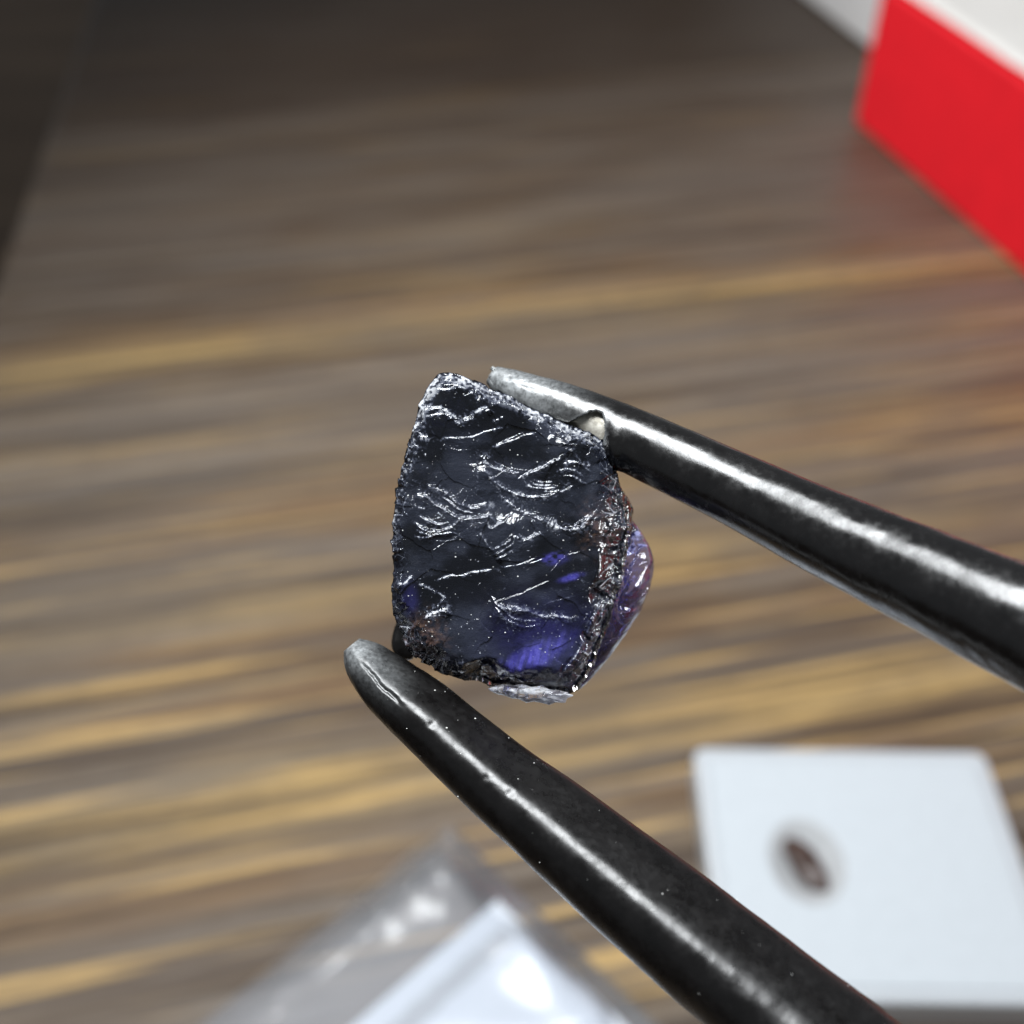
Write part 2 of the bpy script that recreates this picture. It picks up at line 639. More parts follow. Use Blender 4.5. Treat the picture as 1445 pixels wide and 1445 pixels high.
def px_ctrl(rows):
    out = []
    for x, y, hw, d in rows:
        p = P(x, y, d)
        out.append((*p, hw * d / FPX))
    return out


def tube_arrays(pos, rad, side, front, prof, m, disp=None):
    n = len(pos)
    phi = np.linspace(0, 2 * np.pi, m, endpoint=False)
    I, J = np.meshgrid(np.arange(n), np.arange(m), indexing='ij')
    ph = phi[J]
    r = rad[I] * prof(ph, I / (n - 1))
    if disp is not None:
        r = r + rad[I] * disp(I, ph)
    v = pos[I] + side[I] * (r * np.sin(ph))[..., None] + front[I] * (r * np.cos(ph))[..., None]
    a = (I[:-1] * m + J[:-1]).ravel()
    b = (I[:-1] * m + (J[:-1] + 1) % m).ravel()
    f = np.stack([a, b, b + m, a + m], 1)
    return v.reshape(-1, 3), f, ph, I


def coating_material(name, rough=.3, col=(.0045, .004, .004)):
    k = NT(name)
    n = k.noise(k.coord((1.6, 1.6, 1.6)), 1.0, 5, .6)
    base = k.ramp(n, [(.35, tuple(c * .8 for c in col)), (.75, tuple(c * 1.4 for c in col))])
    scuff = k.n('ShaderNodeAttribute', attribute_name='scuff').outputs['Fac']
    sn = k.noise(k.coord((7, 7, 7)), 1.0, 5, .7)
    sc = k.math('MULTIPLY', scuff, k.ramp(sn, [(.3, .15), (.7, 1.0)]), True)
    k.l(k.mix(sc, base, (.44, .46, .47)), k.b.inputs['Base Color'])
    fr_ = k.noise(k.coord((5, 5, 5)), 1.0, 4, .6)
    k.l(k.math('ADD', k.math('ADD', k.ramp(n, [(.3, rough - .06), (.7, rough + .08)]), k.ramp(fr_, [(.45, 0.0), (.75, .14)])), k.math('MULTIPLY', sc, .2)), k.b.inputs['Roughness'])
    k.b.inputs['IOR'].default_value = 1.55
    fine = k.noise(k.coord((18, 18, 18)), 1.0, 3, .6)
    b1 = k.n('ShaderNodeBump', i_Strength=.16, i_Distance=.014)
    k.l(fine, b1.inputs['Height'])
    b2 = k.n('ShaderNodeBump', i_Strength=.12, i_Distance=.05)
    k.l(k.noise(k.coord((1.5, 1.5, 1.5)), 1.0, 2), b2.inputs['Height'])
    k.l(b1.outputs[0], b2.inputs['Normal'])
    k.l(b2.outputs[0], k.b.inputs['Normal'])
    return k.m


def metal_material():
    k = NT('worn_metal')
    n = k.noise(k.coord((3, 3, 3)), 1.0, 6, .7)
    k.l(k.ramp(n, [(.35, (.45, .42, .35)), (.65, (.86, .83, .74))]), k.b.inputs['Base Color'])
    k.b.inputs['Metallic'].default_value = .35
    k.l(k.ramp(n, [(.3, .3), (.7, .55)]), k.b.inputs['Roughness'])
    k.l(k.bump(n, .6, .06), k.b.inputs['Normal'])
    return k.m


COAT = coating_material('black_coating', .27)
COAT_GLOSSY = coating_material('glossy_black_coating', .2)
COAT_GLOSSY.node_tree.nodes['Principled BSDF'].inputs['IOR'].default_value = 1.72
METAL = metal_material()
tweezers = empty('tweezers', P(1500, 1250, 26))
tag(tweezers, 'black coated tweezers with two rounded arms gripping the dark gemstone', 'tweezers')
INV = -Vector(tweezers.location)

up_px = [(697, 531, 9, 35.9), (712, 541, 16, 35.8), (745, 557, 24, 35.6), (800, 580, 32, 35.3), (870, 612, 38, 34.8), (950, 649, 42, 34.0), (1050, 696, 46, 32.9), (1150, 745, 53, 31.7), (1250, 791, 60, 30.5),
         (1350, 837, 67.5, 29.3), (1445, 882, 75, 28.2)]
lo_px = [(496, 910, 14, 34.6), (505, 921, 25, 34.6), (527, 944, 38, 34.5), (560, 975, 46, 34.3), (600, 1008, 51, 34.0), (654, 1056, 55, 33.6), (714, 1108, 60, 33.1), (777, 1158, 66, 32.6), (860, 1227, 73, 31.9),
         (950, 1300, 79, 31.1), (1060, 1390, 86, 30.2), (1160, 1473, 92, 29.4)]
up_c, lo_c = px_ctrl(up_px), px_ctrl(lo_px)
pu, pl = np.array(up_c[-1][:3]), np.array(lo_c[-1][:3])
du = pu - np.array(up_c[-3][:3]); du /= np.linalg.norm(du)
dl = pl - np.array(lo_c[-3][:3]); dl /= np.linalg.norm(dl)
joint = (pu + pl) / 2 + (du + dl) / 2 * 78
up_c += [(*(pu + du * 14), 1.55), (*(pu + du * 34 + (joint - pu - du * 78) * .12), 1.75), (*(joint * .45 + (pu + du * 44) * .55), 1.8), (*(joint + (pu - pl) * .025), 1.6)]
lo_c += [(*(pl + dl * 14), 1.85), (*(pl + dl * 34 + (joint - pl - dl * 78) * .12), 1.9), (*(joint * .45 + (pl + dl * 44) * .55), 1.85), (*(joint - (pu - pl) * .025), 1.6)]


def close_tip(v, f, m, n_end=True):
    vs = np.vstack([v, v[:m].mean(0)[None], v[-m:].mean(0)[None]])
    return vs


def add_caps(v, f, m):
    c0, c1 = len(v), len(v) + 1
    v = np.vstack([v, v[:m].mean(0)[None], v[-m:].mean(0)[None]])
    j = np.arange(m)
    k = (j + 1) % m
    l = len(v) - 2 - m
    f0 = np.stack([np.full(m, c0), k, j, j], 1)
    f1 = np.stack([np.full(m, c1), l + j, l + k, l + k], 1)
    tri0 = [tuple(r[:3]) for r in f0]
    tri1 = [tuple(r[:3]) for r in f1]
    return v, [tuple(r) for r in f.tolist()] + tri0 + tri1


def build_upper_arm():
    n, m = 2200, 128
    pos, rad, tan, side, front = arm_frame(up_c, n)
    ppx = 722.5 + FPX * (((pos - C_) @ R_) / ((pos - C_) @ F_))      # where along the arm we are
    arm = bpy.data.objects.new('arm', None)
    COL.objects.link(arm)
    arm.parent = tweezers
    # metal core
    v, f, ph, I = tube_arrays(pos, rad * .80, side, front, lambda p, t: 1 + 0 * p, m, lambda i, p: .03 * fbm(ppx[i] * .06, p * 2, 3, 3))
    v, f2 = add_caps(v, f, m)
    mesh_obj('metal_core', v + np.array(INV), f2, METAL, arm)
    # coating, torn open along the inner side near the tip

    def disp(i, p):
        cp, sp = np.cos(p) * 1.3, np.sin(p) * 1.3
        tipn = np.exp(-np.maximum(0, ppx[i] - 700) / 70.)
        d = .02 * fbm(ppx[i] * .015 + cp, sp + 3, 5, 3) + .10 * tipn * fbm(ppx[i] * .05 + cp * 1.5, sp * 1.5, 6, 4)
        # the swollen lip beside the tear
        lip = np.exp(-((ppx[i] - 876 + 10 * sp) / 9.) ** 2) * np.exp(-(((p - 5.45) + np.pi) % (2 * np.pi) - np.pi) ** 2 / .7)
        return d + .12 * lip
    v, f, ph, I = tube_arrays(pos, rad, side, front, lambda p, t: 1 + 0 * p, m, disp)
    # torn region: sector facing the gem (side -), from the tip to x = 872
    q = ((ph - 5.0) + np.pi) % (2 * np.pi) - np.pi          # angle from the inner side
    width = .62 + .98 * np.exp(-((ppx[I] - 846) / 22.) ** 2) + .12 * fbm(ppx[I] * .05, I * 0.0, 77, 3)
    endx = 868 + 9 * fbm(ph * 3, ph * 0, 13, 3) 
    torn = (np.abs(q) < width) & (ppx[I] < endx) & (ppx[I] > 716)
    bad = torn.ravel()[f].any(1)
    o = mesh_obj('coating', v + np.array(INV), f[~bad], COAT_GLOSSY, arm)
    sc = (1 - sst(715, 850, ppx[I])) * (.35 + .65 * np.exp(-(((ph - .15 + np.pi) % (2 * np.pi) - np.pi) / .9) ** 2))
    sc = np.maximum(sc, .8 * np.exp(-np.abs(np.abs(q) - width) / .13) * (ppx[I] < endx + 6))
    attr(o, 'scuff', sc.ravel())
    s = o.modifiers.new('thickness', 'SOLIDIFY')
    s.thickness = .13
    s.offset = -1
    # frayed end of the coating at the very tip
    bm = bmesh.new()
    for k in range(9):
        a = P(700 + random.uniform(-2, 8), 528 + random.uniform(-5, 8), 35.75)
        b = P(689 + random.uniform(-1, 11), 520 + random.uniform(-3, 12), 35.6)
        wv = U_ * .07 + R_ * .05
        tt = -F_ * .08
        q = [bm.verts.new(Vector(a + x) + INV) for x in (wv, -wv, tt)] + [bm.verts.new(Vector(b + x * .5) + INV) for x in (wv, -wv, tt)]
        for t in ((0, 1, 2), (3, 5, 4), (0, 3, 4, 1), (1, 4, 5, 2), (2, 5, 3, 0)):
            bm.faces.new([q[x] for x in t])
    fr = bm_obj('frayed_edge', bm, plain('pale_fray', (.5, .52, .52), .4, .2, 2, .3).m, arm)


def build_lower_arm():
    n, m = 2200, 144
    pos, rad, tan, side, front = arm_frame(lo_c, n)
    ppx = 722.5 + FPX * (((pos - C_) @ R_) / ((pos - C_) @ F_))
    arm = bpy.data.objects.new('arm', None)
    COL.objects.link(arm)
    arm.parent = tweezers

    def ang(p, c):
        return ((p - c) + np.pi) % (2 * np.pi) - np.pi

    def prof(p, t):
        # flat inner face, rounded outer face, a ridge between them facing the camera
        a = ang(p, 0.0)
        r0 = np.ones_like(a)
        # chord from the ridge (just left of the middle) to the right-hand outline
        x0, y0, x1, y1 = math.sin(.12), math.cos(.12) * .985, math.sin(1.72), math.cos(1.72)
        nx, ny = (y0 - y1), (x1 - x0)
        dd = nx * x0 + ny * y0
        den = np.maximum(1e-3, nx * np.sin(a) + ny * np.cos(a))
        flat = dd / den
        inside = (a > -.35) & (a < 2.1)
        r1 = np.where(inside, np.minimum(1, flat), 1)
        r1 = .93 * r1 + .07 * r0
        # outer face: gently flattened
        return r1 - .05 * np.exp(-(ang(p, -.55) / .42) ** 2)

    tab_a = np.linspace(-np.pi, np.pi, 721)
    tab_r = prof(tab_a, 0)
    ker = np.exp(-np.linspace(-1.8, 1.8, 121) ** 2)
    tab_r = np.convolve(np.concatenate([tab_r[-61:-1], tab_r, tab_r[1:61]]), ker / ker.sum(), 'valid')
    soft_prof = lambda p, t: np.interp(ang(p, 0.0), tab_a, tab_r) * (1 - .7 * sst(.07, .30, t)) + .7 * sst(.07, .30, t) * .985

    def disp(i, p):
        cp, sp = np.cos(p), np.sin(p)
        x = ppx[i]
        tipn = np.exp(-np.maximum(0, x - 500) / 60.)
        d = .018 * fbm(x * .012 + cp, sp + 9, 15, 3) + .009 * np.exp(-(ang(p, .12) / .22) ** 2) * fbm(x * .05, p, 21, 4)
        d = d + .07 * tipn * fbm(x * .05 + cp * 2, sp * 2, 25, 4)
        # split in the coating near the tip, running along the ridge
        split = np.exp(-(ang(p, -.02 + .10 * fbm(x * .06, x * 0, 40, 3)) / .05) ** 2) * (1 - sst(560, 590, x)) * sst(515, 530, x)
        d = d - .10 * split
        # nick
        for nx, na, s in ((731, .12, 5.0), (620, .1, 3.5), (700, .0, 3.0)):
            d = d - .02 * np.exp(-((x - nx) / s) ** 2 - (ang(p, na) / .10) ** 2) + .012 * np.exp(-((x - nx - s) / s) ** 2 - (ang(p, na - .1) / .14) ** 2)
        return d
    v, f, ph, I = tube_arrays(pos, rad, side, front, soft_prof, m, disp)
    v, f2 = add_caps(v, f, m)
    o = mesh_obj('coating', v + np.array(INV), f2, COAT, arm)
    a_ = ang(ph, .35)
    sc = (1 - sst(500, 600, ppx[I])) * np.exp(-(a_ / .75) ** 2) * .5 + .5 * (1 - sst(488, 530, ppx[I]))
    attr(o, 'scuff', np.concatenate([sc.ravel(), [0.5, 0]]))
    # torn flap of coating standing up behind the stone
    pts = [(562, 868), (572, 880), (582, 905), (588, 934), (566, 932), (551, 920), (552, 896)]
    rows = []
    for d in (36.0, 36.15, 36.75, 36.9):
        g = 1.0 if d in (36.15, 36.75) else .86
        cx, cy_ = 568, 906
        rows.append([P(cx + (x - cx) * g, cy_ + (y - cy_) * g, d) + np.array(INV) for x, y in pts])
    fl = ring_obj('coating_flap', [[tuple(p) for p in r] for r in rows], COAT, arm, True, True)
    sb = fl.modifiers.new('smooth', 'SUBSURF')
    sb.levels = sb.render_levels = 3
    fl.data.polygons.foreach_set('use_smooth', [True] * len(fl.data.polygons))


build_upper_arm()
build_lower_arm()
jb = bmesh.new()
bmesh.ops.create_uvsphere(jb, u_segments=24, v_segments=16, radius=1)
for v_ in jb.verts:
    v_.co = Vector((v_.co.x * 3.6, v_.co.y * 2.4, v_.co.z * 2.4))
jo = bm_obj('joint', jb, METAL, tweezers, smooth=True)
jo.location = Vector(joint) + INV
jo.rotation_euler = Vector(du + dl).to_track_quat('X', 'Z').to_euler()

# ------------------------------------------------------------------ the stone
GEM_D = 33.4
GS = GEM_D / FPX                       # millimetres per picture unit on its front face
GC = np.array([716.0, 762.0])
OUT_A = [(618, 527), (640, 527), (663, 535), (690, 546), (720, 560), (760, 580), (800, 598), (835, 612), (858, 627), (868, 650), (875, 685), (883, 715), (888, 745), (884, 780), (880, 815), (868, 850),
         (855, 890), (843, 925), (827, 958), (815, 975), (800, 981), (775, 979), (745, 975), (718, 970), (690, 968), (668, 961), (640, 955), (615, 945), (590, 932), (574, 915), (563, 888), (555, 862),
         (552, 830), (556, 790), (553, 760), (556, 720), (560, 690), (568, 655), (578, 620), (584, 595), (592, 570), (604, 543)]
OUT_B = [(640, 545), (720, 572), (800, 610), (850, 650), (872, 690), (888, 708), (893, 722), (889, 742), (884, 770), (876, 820), (862, 870), (846, 915), (828, 950), (806, 972), (770, 968),
         (720, 962), (660, 955), (610, 935), (585, 905), (570, 850), (572, 780), (575, 700), (590, 620), (610, 565)]
OUT_S = [(688, 972), (700, 968), (714, 964), (722, 968), (736, 965), (750, 969), (764, 967), (776, 973), (790, 974), (801, 979), (806, 976), (810, 982), (800, 985), (797, 992), (784, 991), (775, 995), (764, 992), (754, 990), (744, 992), (733, 987), (722, 986), (712, 982), (702, 980)]
OUT_L = [(868, 716), (882, 726), (894, 736), (906, 752), (916, 768), (923, 790), (921, 814), (914, 838), (902, 866), (885, 893), (862, 925), (838, 954), (816, 976), (800, 962), (806, 920), (822, 870), (838, 810), (846, 760), (852, 730)]
K = 2.675


def cr(*pts):
    return [(500 + x / K, 490 + y / K) for x, y in pts]


# ridges of the fracture surface: points, half width, height, crushed-edge whiteness
LINES = [
    (cr((240, 205), (265, 175), (300, 128), (325, 104), (380, 110), (440, 128), (500, 158), (560, 178), (610, 205), (680, 245), (740, 282)), 5, 1.2, .85),
    (cr((250, 250), (300, 235), (345, 245), (390, 270), (430, 265), (470, 240), (520, 215)), 2.2, 2.2, .9),
    (cr((260, 270), (300, 262), (350, 262), (390, 285), (420, 300)), 1.6, 1.5, .8),
    (cr((300, 150), (340, 160), (400, 150), (450, 160)), 2, 1.5, .7),
    (cr((410, 190), (455, 165)), 1.2, 1.2, .8),
    (cr((460, 215), (490, 185), (540, 182), (600, 205), (650, 225)), 4, 2.0, .75),
    (cr((490, 250), (515, 235), (530, 250)), 1.4, 1.2, .7),
    (cr((520, 285), (565, 258)), 1.4, 1.4, .9),
    (cr((240, 345), (287, 337)), 2.2, 1.2, 1.0),
    (cr((285, 360), (380, 345), (470, 327), (560, 300), (600, 285)), 1.2, .7, .5),
    (cr((500, 394), (560, 365), (640, 335), (705, 312)), 1.1, .7, .55),
    (cr((525, 375), (600, 338), (660, 314)), .9, .5, .4),
    (cr((460, 405), (490, 418), (508, 442), (545, 460), (580, 472), (630, 478)), 2.6, 2.4, .75),
    (cr((505, 392), (520, 420), (560, 450), (600, 462)), 1.0, 1.0, .5),
    (cr((605, 502), (650, 482), (700, 456), (750, 430), (785, 412)), 1.9, 2.2, 1.0),
    (cr((640, 503), (662, 525), (710, 535), (762, 530)), 1.5, 1.4, .85),
    (cr((655, 505), (690, 520), (744, 522)), 1.1, 1.0, .7),
    (cr((670, 500), (705, 510), (750, 508)), 1.0, 1.0, .55),
    (cr((700, 545), (740, 548), (775, 538)), 1.0, 1.0, .7),
    (cr((770, 548), (800, 536), (832, 522)), 1.6, 1.4, .85),
    (cr((785, 440), (820, 430), (860, 440), (900, 450)), 2.0, 1.6, .7),
    (cr((760, 470), (800, 460), (840, 470), (870, 490)), 1.4, 1.3, .6),
    (cr((770, 490), (810, 485), (850, 500), (890, 520)), 1.2, 1.2, .6),
    (cr((830, 395), (860, 440), (905, 480)), 1.1, 1.0, .5),
    (cr((490, 430), (500, 470), (520, 500), (548, 522), (590, 545), (650, 562), (700, 565), (745, 556), (778, 540)), 3.0, 2.6, .72),
    (cr((535, 540), (555, 565), (590, 590), (625, 612), (670, 635), (720, 655), (770, 675), (820, 686), (855, 682), (872, 655), (900, 627), (918, 605)), 3.2, 3.0, .8),
    (cr((820, 690), (850, 660), (885, 630)), 1.3, 1.2, .6),
    (cr((212, 578), (240, 558), (270, 565), (300, 590), (340, 612), (370, 630), (400, 642), (440, 640), (480, 636), (505, 632), (528, 650), (547, 667)), 3.0, 2.6, .75),
    (cr((225, 590), (245, 604), (268, 606)), 1.4, 1.2, .9),
    (cr((238, 632), (275, 650), (310, 668), (345, 668), (362, 660)), 1.5, 1.4, .9),
    (cr((222, 658), (260, 682), (300, 695), (340, 694), (368, 680), (392, 655), (402, 643)), 2.2, 2.2, .9),
    (cr((228, 690), (280, 706), (330, 710), (380, 704), (422, 716)), 1.5, 1.4, .7),
    (cr((225, 716), (260, 720), (300, 712)), 1.5, 1.2, .6),
    (cr((300, 730), (350, 735), (405, 712)), 1.1, 1.0, .5),
    (cr((325, 556), (365, 590), (410, 616), (452, 622)), 1.5, 1.6, .8),
    (cr((300, 520), (340, 545), (390, 580), (430, 600), (480, 602)), 2.6, 1.6, .55),
    (cr((350, 560), (400, 590), (440, 596), (500, 580)), 1.5, 1.2, .6),
    (cr((270, 520), (320, 538), (352, 548)), 3.0, 1.2, .5),
    (cr((462, 420), (461, 500), (456, 560)), 1.0, .5, .35),
    (cr((490, 640), (520, 680), (545, 664), (572, 640), (600, 615)), 2.0, 1.8, .7),
    (cr((598, 710), (625, 718), (645, 728), (680, 712), (722, 692)), 2.6, 1.8, .75),
    (cr((470, 690), (490, 715), (508, 745), (522, 772)), 1.2, 1.0, .6),
    (cr((512, 772), (550, 745), (592, 722)), 1.2, 1.2, .6),
    (cr((522, 786), (560, 760), (602, 738)), 1.2, 1.2, .55),
    (cr((532, 800), (575, 775), (600, 760)), 1.2, 1.2, .5),
    (cr((545, 740), (575, 720), (600, 700)), 1.0, 1.0, .4),
    (cr((308, 881), (360, 866), (430, 851), (532, 835)), 1.05, 1.0, 1.0),
    (cr((540, 830), (600, 822), (640, 812), (690, 800)), .9, .6, .4),
    (cr((640, 820), (700, 808), (720, 800)), 1.0, .5, .4),
    (cr((150, 890), (190, 888), (217, 853)), 1.5, 1.6, 1.0),
    (cr((228, 870), (250, 890), (275, 906), (315, 932), (352, 962)), 1.2, .9, .65),
    (cr((262, 1028), (300, 1002), (335, 990), (367, 1002)), 3.4, 2.2, .85),
    (cr((300, 985), (318, 968), (335, 950)), 1.8, 1.2, .7),
    (cr((255, 1018), (295, 1015), (345, 1005)), 1.6, 1.2, .7),
    (cr((518, 938), (560, 975), (620, 985), (670, 1000), (720, 1018), (790, 1021), (857, 1023)), 3.2, 2.6, .6),
    (cr((530, 970), (570, 1015), (620, 1045), (670, 1055), (712, 1040)), 1.6, 1.4, .5),
    (cr((540, 958), (600, 1015), (660, 1034), (700, 1030)), 1.2, 1.2, .45),
    (cr((560, 960), (600, 985), (640, 1000)), 1.2, 1.0, .4),
    (cr((718, 966), (770, 955), (835, 938)), 1.0, .7, .4),
    (cr((415, 1040), (416, 1100)), .9, .4, .35),
    (cr((895, 1080), (930, 1090), (975, 1095)), 1.3, 1.6, .6),
    (cr((985, 830), (955, 900), (940, 960), (905, 1020), (880, 1080), (850, 1140), (800, 1210), (745, 1290)), 1.8, 2.4, .6),
    (cr((1000, 880), (965, 960), (930, 1040), (890, 1120), (850, 1200), (815, 1270)), 1.6, 2.0, .6),
    (cr((940, 1080), (905, 1100), (880, 1120)), 1.5, 1.4, .9),
    (cr((925, 960), (945, 975), (970, 970)), 1.3, 1.4, .6),
    (cr((750, 1300), (800, 1280), (840, 1270)), 1.6, 1.4, .7),
    (cr((480, 1305), (560, 1300), (650, 1312), (700, 1335), (760, 1325), (830, 1300)), 1.8, 2.0, .6),
    (cr((520, 1318), (600, 1325), (660, 1345), (740, 1345), (800, 1330)), 1.6, 1.6, .6),
    (cr((760, 285), (800, 330), (810, 380), (790, 410)), 2.4, 2.2, .7),
    (cr((770, 320), (820, 340), (880, 345), (930, 370), (960, 420)), 3.0, 2.2, .7),
    (cr((800, 340), (835, 330), (850, 355)), 2.0, 1.6, .9),
    (cr((818, 385), (828, 405)), 2.4, 1.2, .9),
    (cr((740, 285), (800, 300), (850, 315), (900, 330)), 2.4, 1.6, .8),
    (cr((195, 560), (188, 610), (205, 640)), 1.4, 1.0, .4),
    (cr((240, 270), (222, 320), (215, 370)), 2.0, 1.4, .5),
    (cr((410, 350), (412, 400)), .8, .4, .3),
]


def densify(poly, closed, step=2.0):
    p = np.array(poly, float)
    if closed:
        p = np.vstack([p, p[:1]])
    out = []
    for a, b in zip(p[:-1], p[1:]):
        k = max(1, int(np.hypot(*(b - a)) / step))
        out.append(a + (b - a) * (np.arange(k) / k)[:, None])
    return np.vstack(out)


def radial(poly, th):
    q = densify(poly, True)
    d = q - GC
    a = np.arctan2(-d[:, 1], d[:, 0])
    r = np.hypot(d[:, 0], d[:, 1])
    o = np.argsort(a)
    a, r = a[o], r[o]
    return np.interp(th, np.concatenate([a - 2 * np.pi, a, a + 2 * np.pi]), np.concatenate([r, r, r]))


def smooth_closed(r, k):
    ker = np.hanning(2 * k + 1)
    ker /= ker.sum()
    return np.convolve(np.concatenate([r[-k:], r, r[:k]]), ker, 'valid')


def line_fields(X, Y):
    """ridge height and crushed-edge whiteness from the drawn fracture lines."""
    h = np.zeros(X.shape)
    fr = np.zeros(X.shape)
    near = np.zeros(X.shape)
    jx = X + 1.0 * fbm(X / 9., Y / 9., 301, 3) + 3.0 * fbm(X / 30., Y / 30., 311, 2)
    jy = Y + 1.0 * fbm(X / 9., Y / 9., 302, 3) + 3.0 * fbm(X / 30., Y / 30., 312, 2)
    brk = .55 + .9 * fbm(X / 7., Y / 7., 303, 3)
    brs = np.clip(.6 + .9 * fbm(X / 34., Y / 34., 313, 2), .25, 1.2)
    for li, (pts, wd, hh, ft) in enumerate(LINES):
        p = catmull(pts, 8 * len(pts)) if len(pts) > 2 else np.array(pts, float)
        x0, y0 = p.min(0) - 120
        x1, y1 = p.max(0) + 120
        sel = np.nonzero((jx > x0) & (jx < x1) & (jy > y0) & (jy < y1))
        if not len(sel[0]):
            continue
        qx, qy = jx[sel], jy[sel]
        best = np.full(qx.shape, 1e9)
        sgn = np.zeros(qx.shape)
        tt = np.zeros(qx.shape)
        ns = len(p) - 1
        for i in range(ns):
            a, b = p[i], p[i + 1]
            d = b - a
            L2 = d @ d + 1e-9
            t = np.clip(((qx - a[0]) * d[0] + (qy - a[1]) * d[1]) / L2, 0, 1)
            ex, ey = qx - a[0] - t * d[0], qy - a[1] - t * d[1]
            dist = np.hypot(ex, ey)
            m = dist < best
            best = np.where(m, dist, best)
            ny_ = d[0] if d[0] != 0 else 1e-6
            sgn = np.where(m, np.sign(d[0] * ey - d[1] * ex) * np.sign(ny_), sgn)
            tt = np.where(m, (i + t) / ns, tt)
        taper = np.minimum(1, np.minimum(tt, 1 - tt) * 6 + .02)
        w_ = wd * (.7 + .3 * taper)
        sg = best * sgn                                   # signed: positive below the ridge in the picture
        W = 1.0 + 1.35 * w_ * (.5 + .7 * brs[sel])
        rise = np.clip(sg / W + .5, 0, 1)
        rise = rise * rise * (3 - 2 * rise)
        amp_ = min(1.0, .35 + .28 * hh) * .95 * W * np.clip(.45 + .75 * brs[sel], .3, 1.25)
        h[sel] += taper * amp_ * rise * np.exp(-np.maximum(sg, 0) / (14. + 5 * hh))
        h[sel] += taper * .35 * hh * np.exp(-(best / w_) ** 2)
        grit = np.clip(.55 + 2.2 * fbm(qx / 2.6, qy / 2.6, 304, 2), 0, 1.6)
        core = np.exp(-(best / (w_ * .55)) ** 2) * np.clip(brk[sel] + .45, 0, 1.3)
        halo = .75 * np.exp(-(best / (w_ * 2.1)) ** 2) * np.clip(grit - .25, 0, 1.4) * np.clip(brk[sel] + .1, 0, 1.2)
        f_ = ft * taper * np.maximum(.62 * core * np.clip(.05 + grit, 0, 1.3), .8 * halo)
        near[sel] = np.maximum(near[sel], hh / 2.5 * np.exp(-best / 9.))
        fr[sel] = np.maximum(fr[sel], f_)
    return h, fr, near


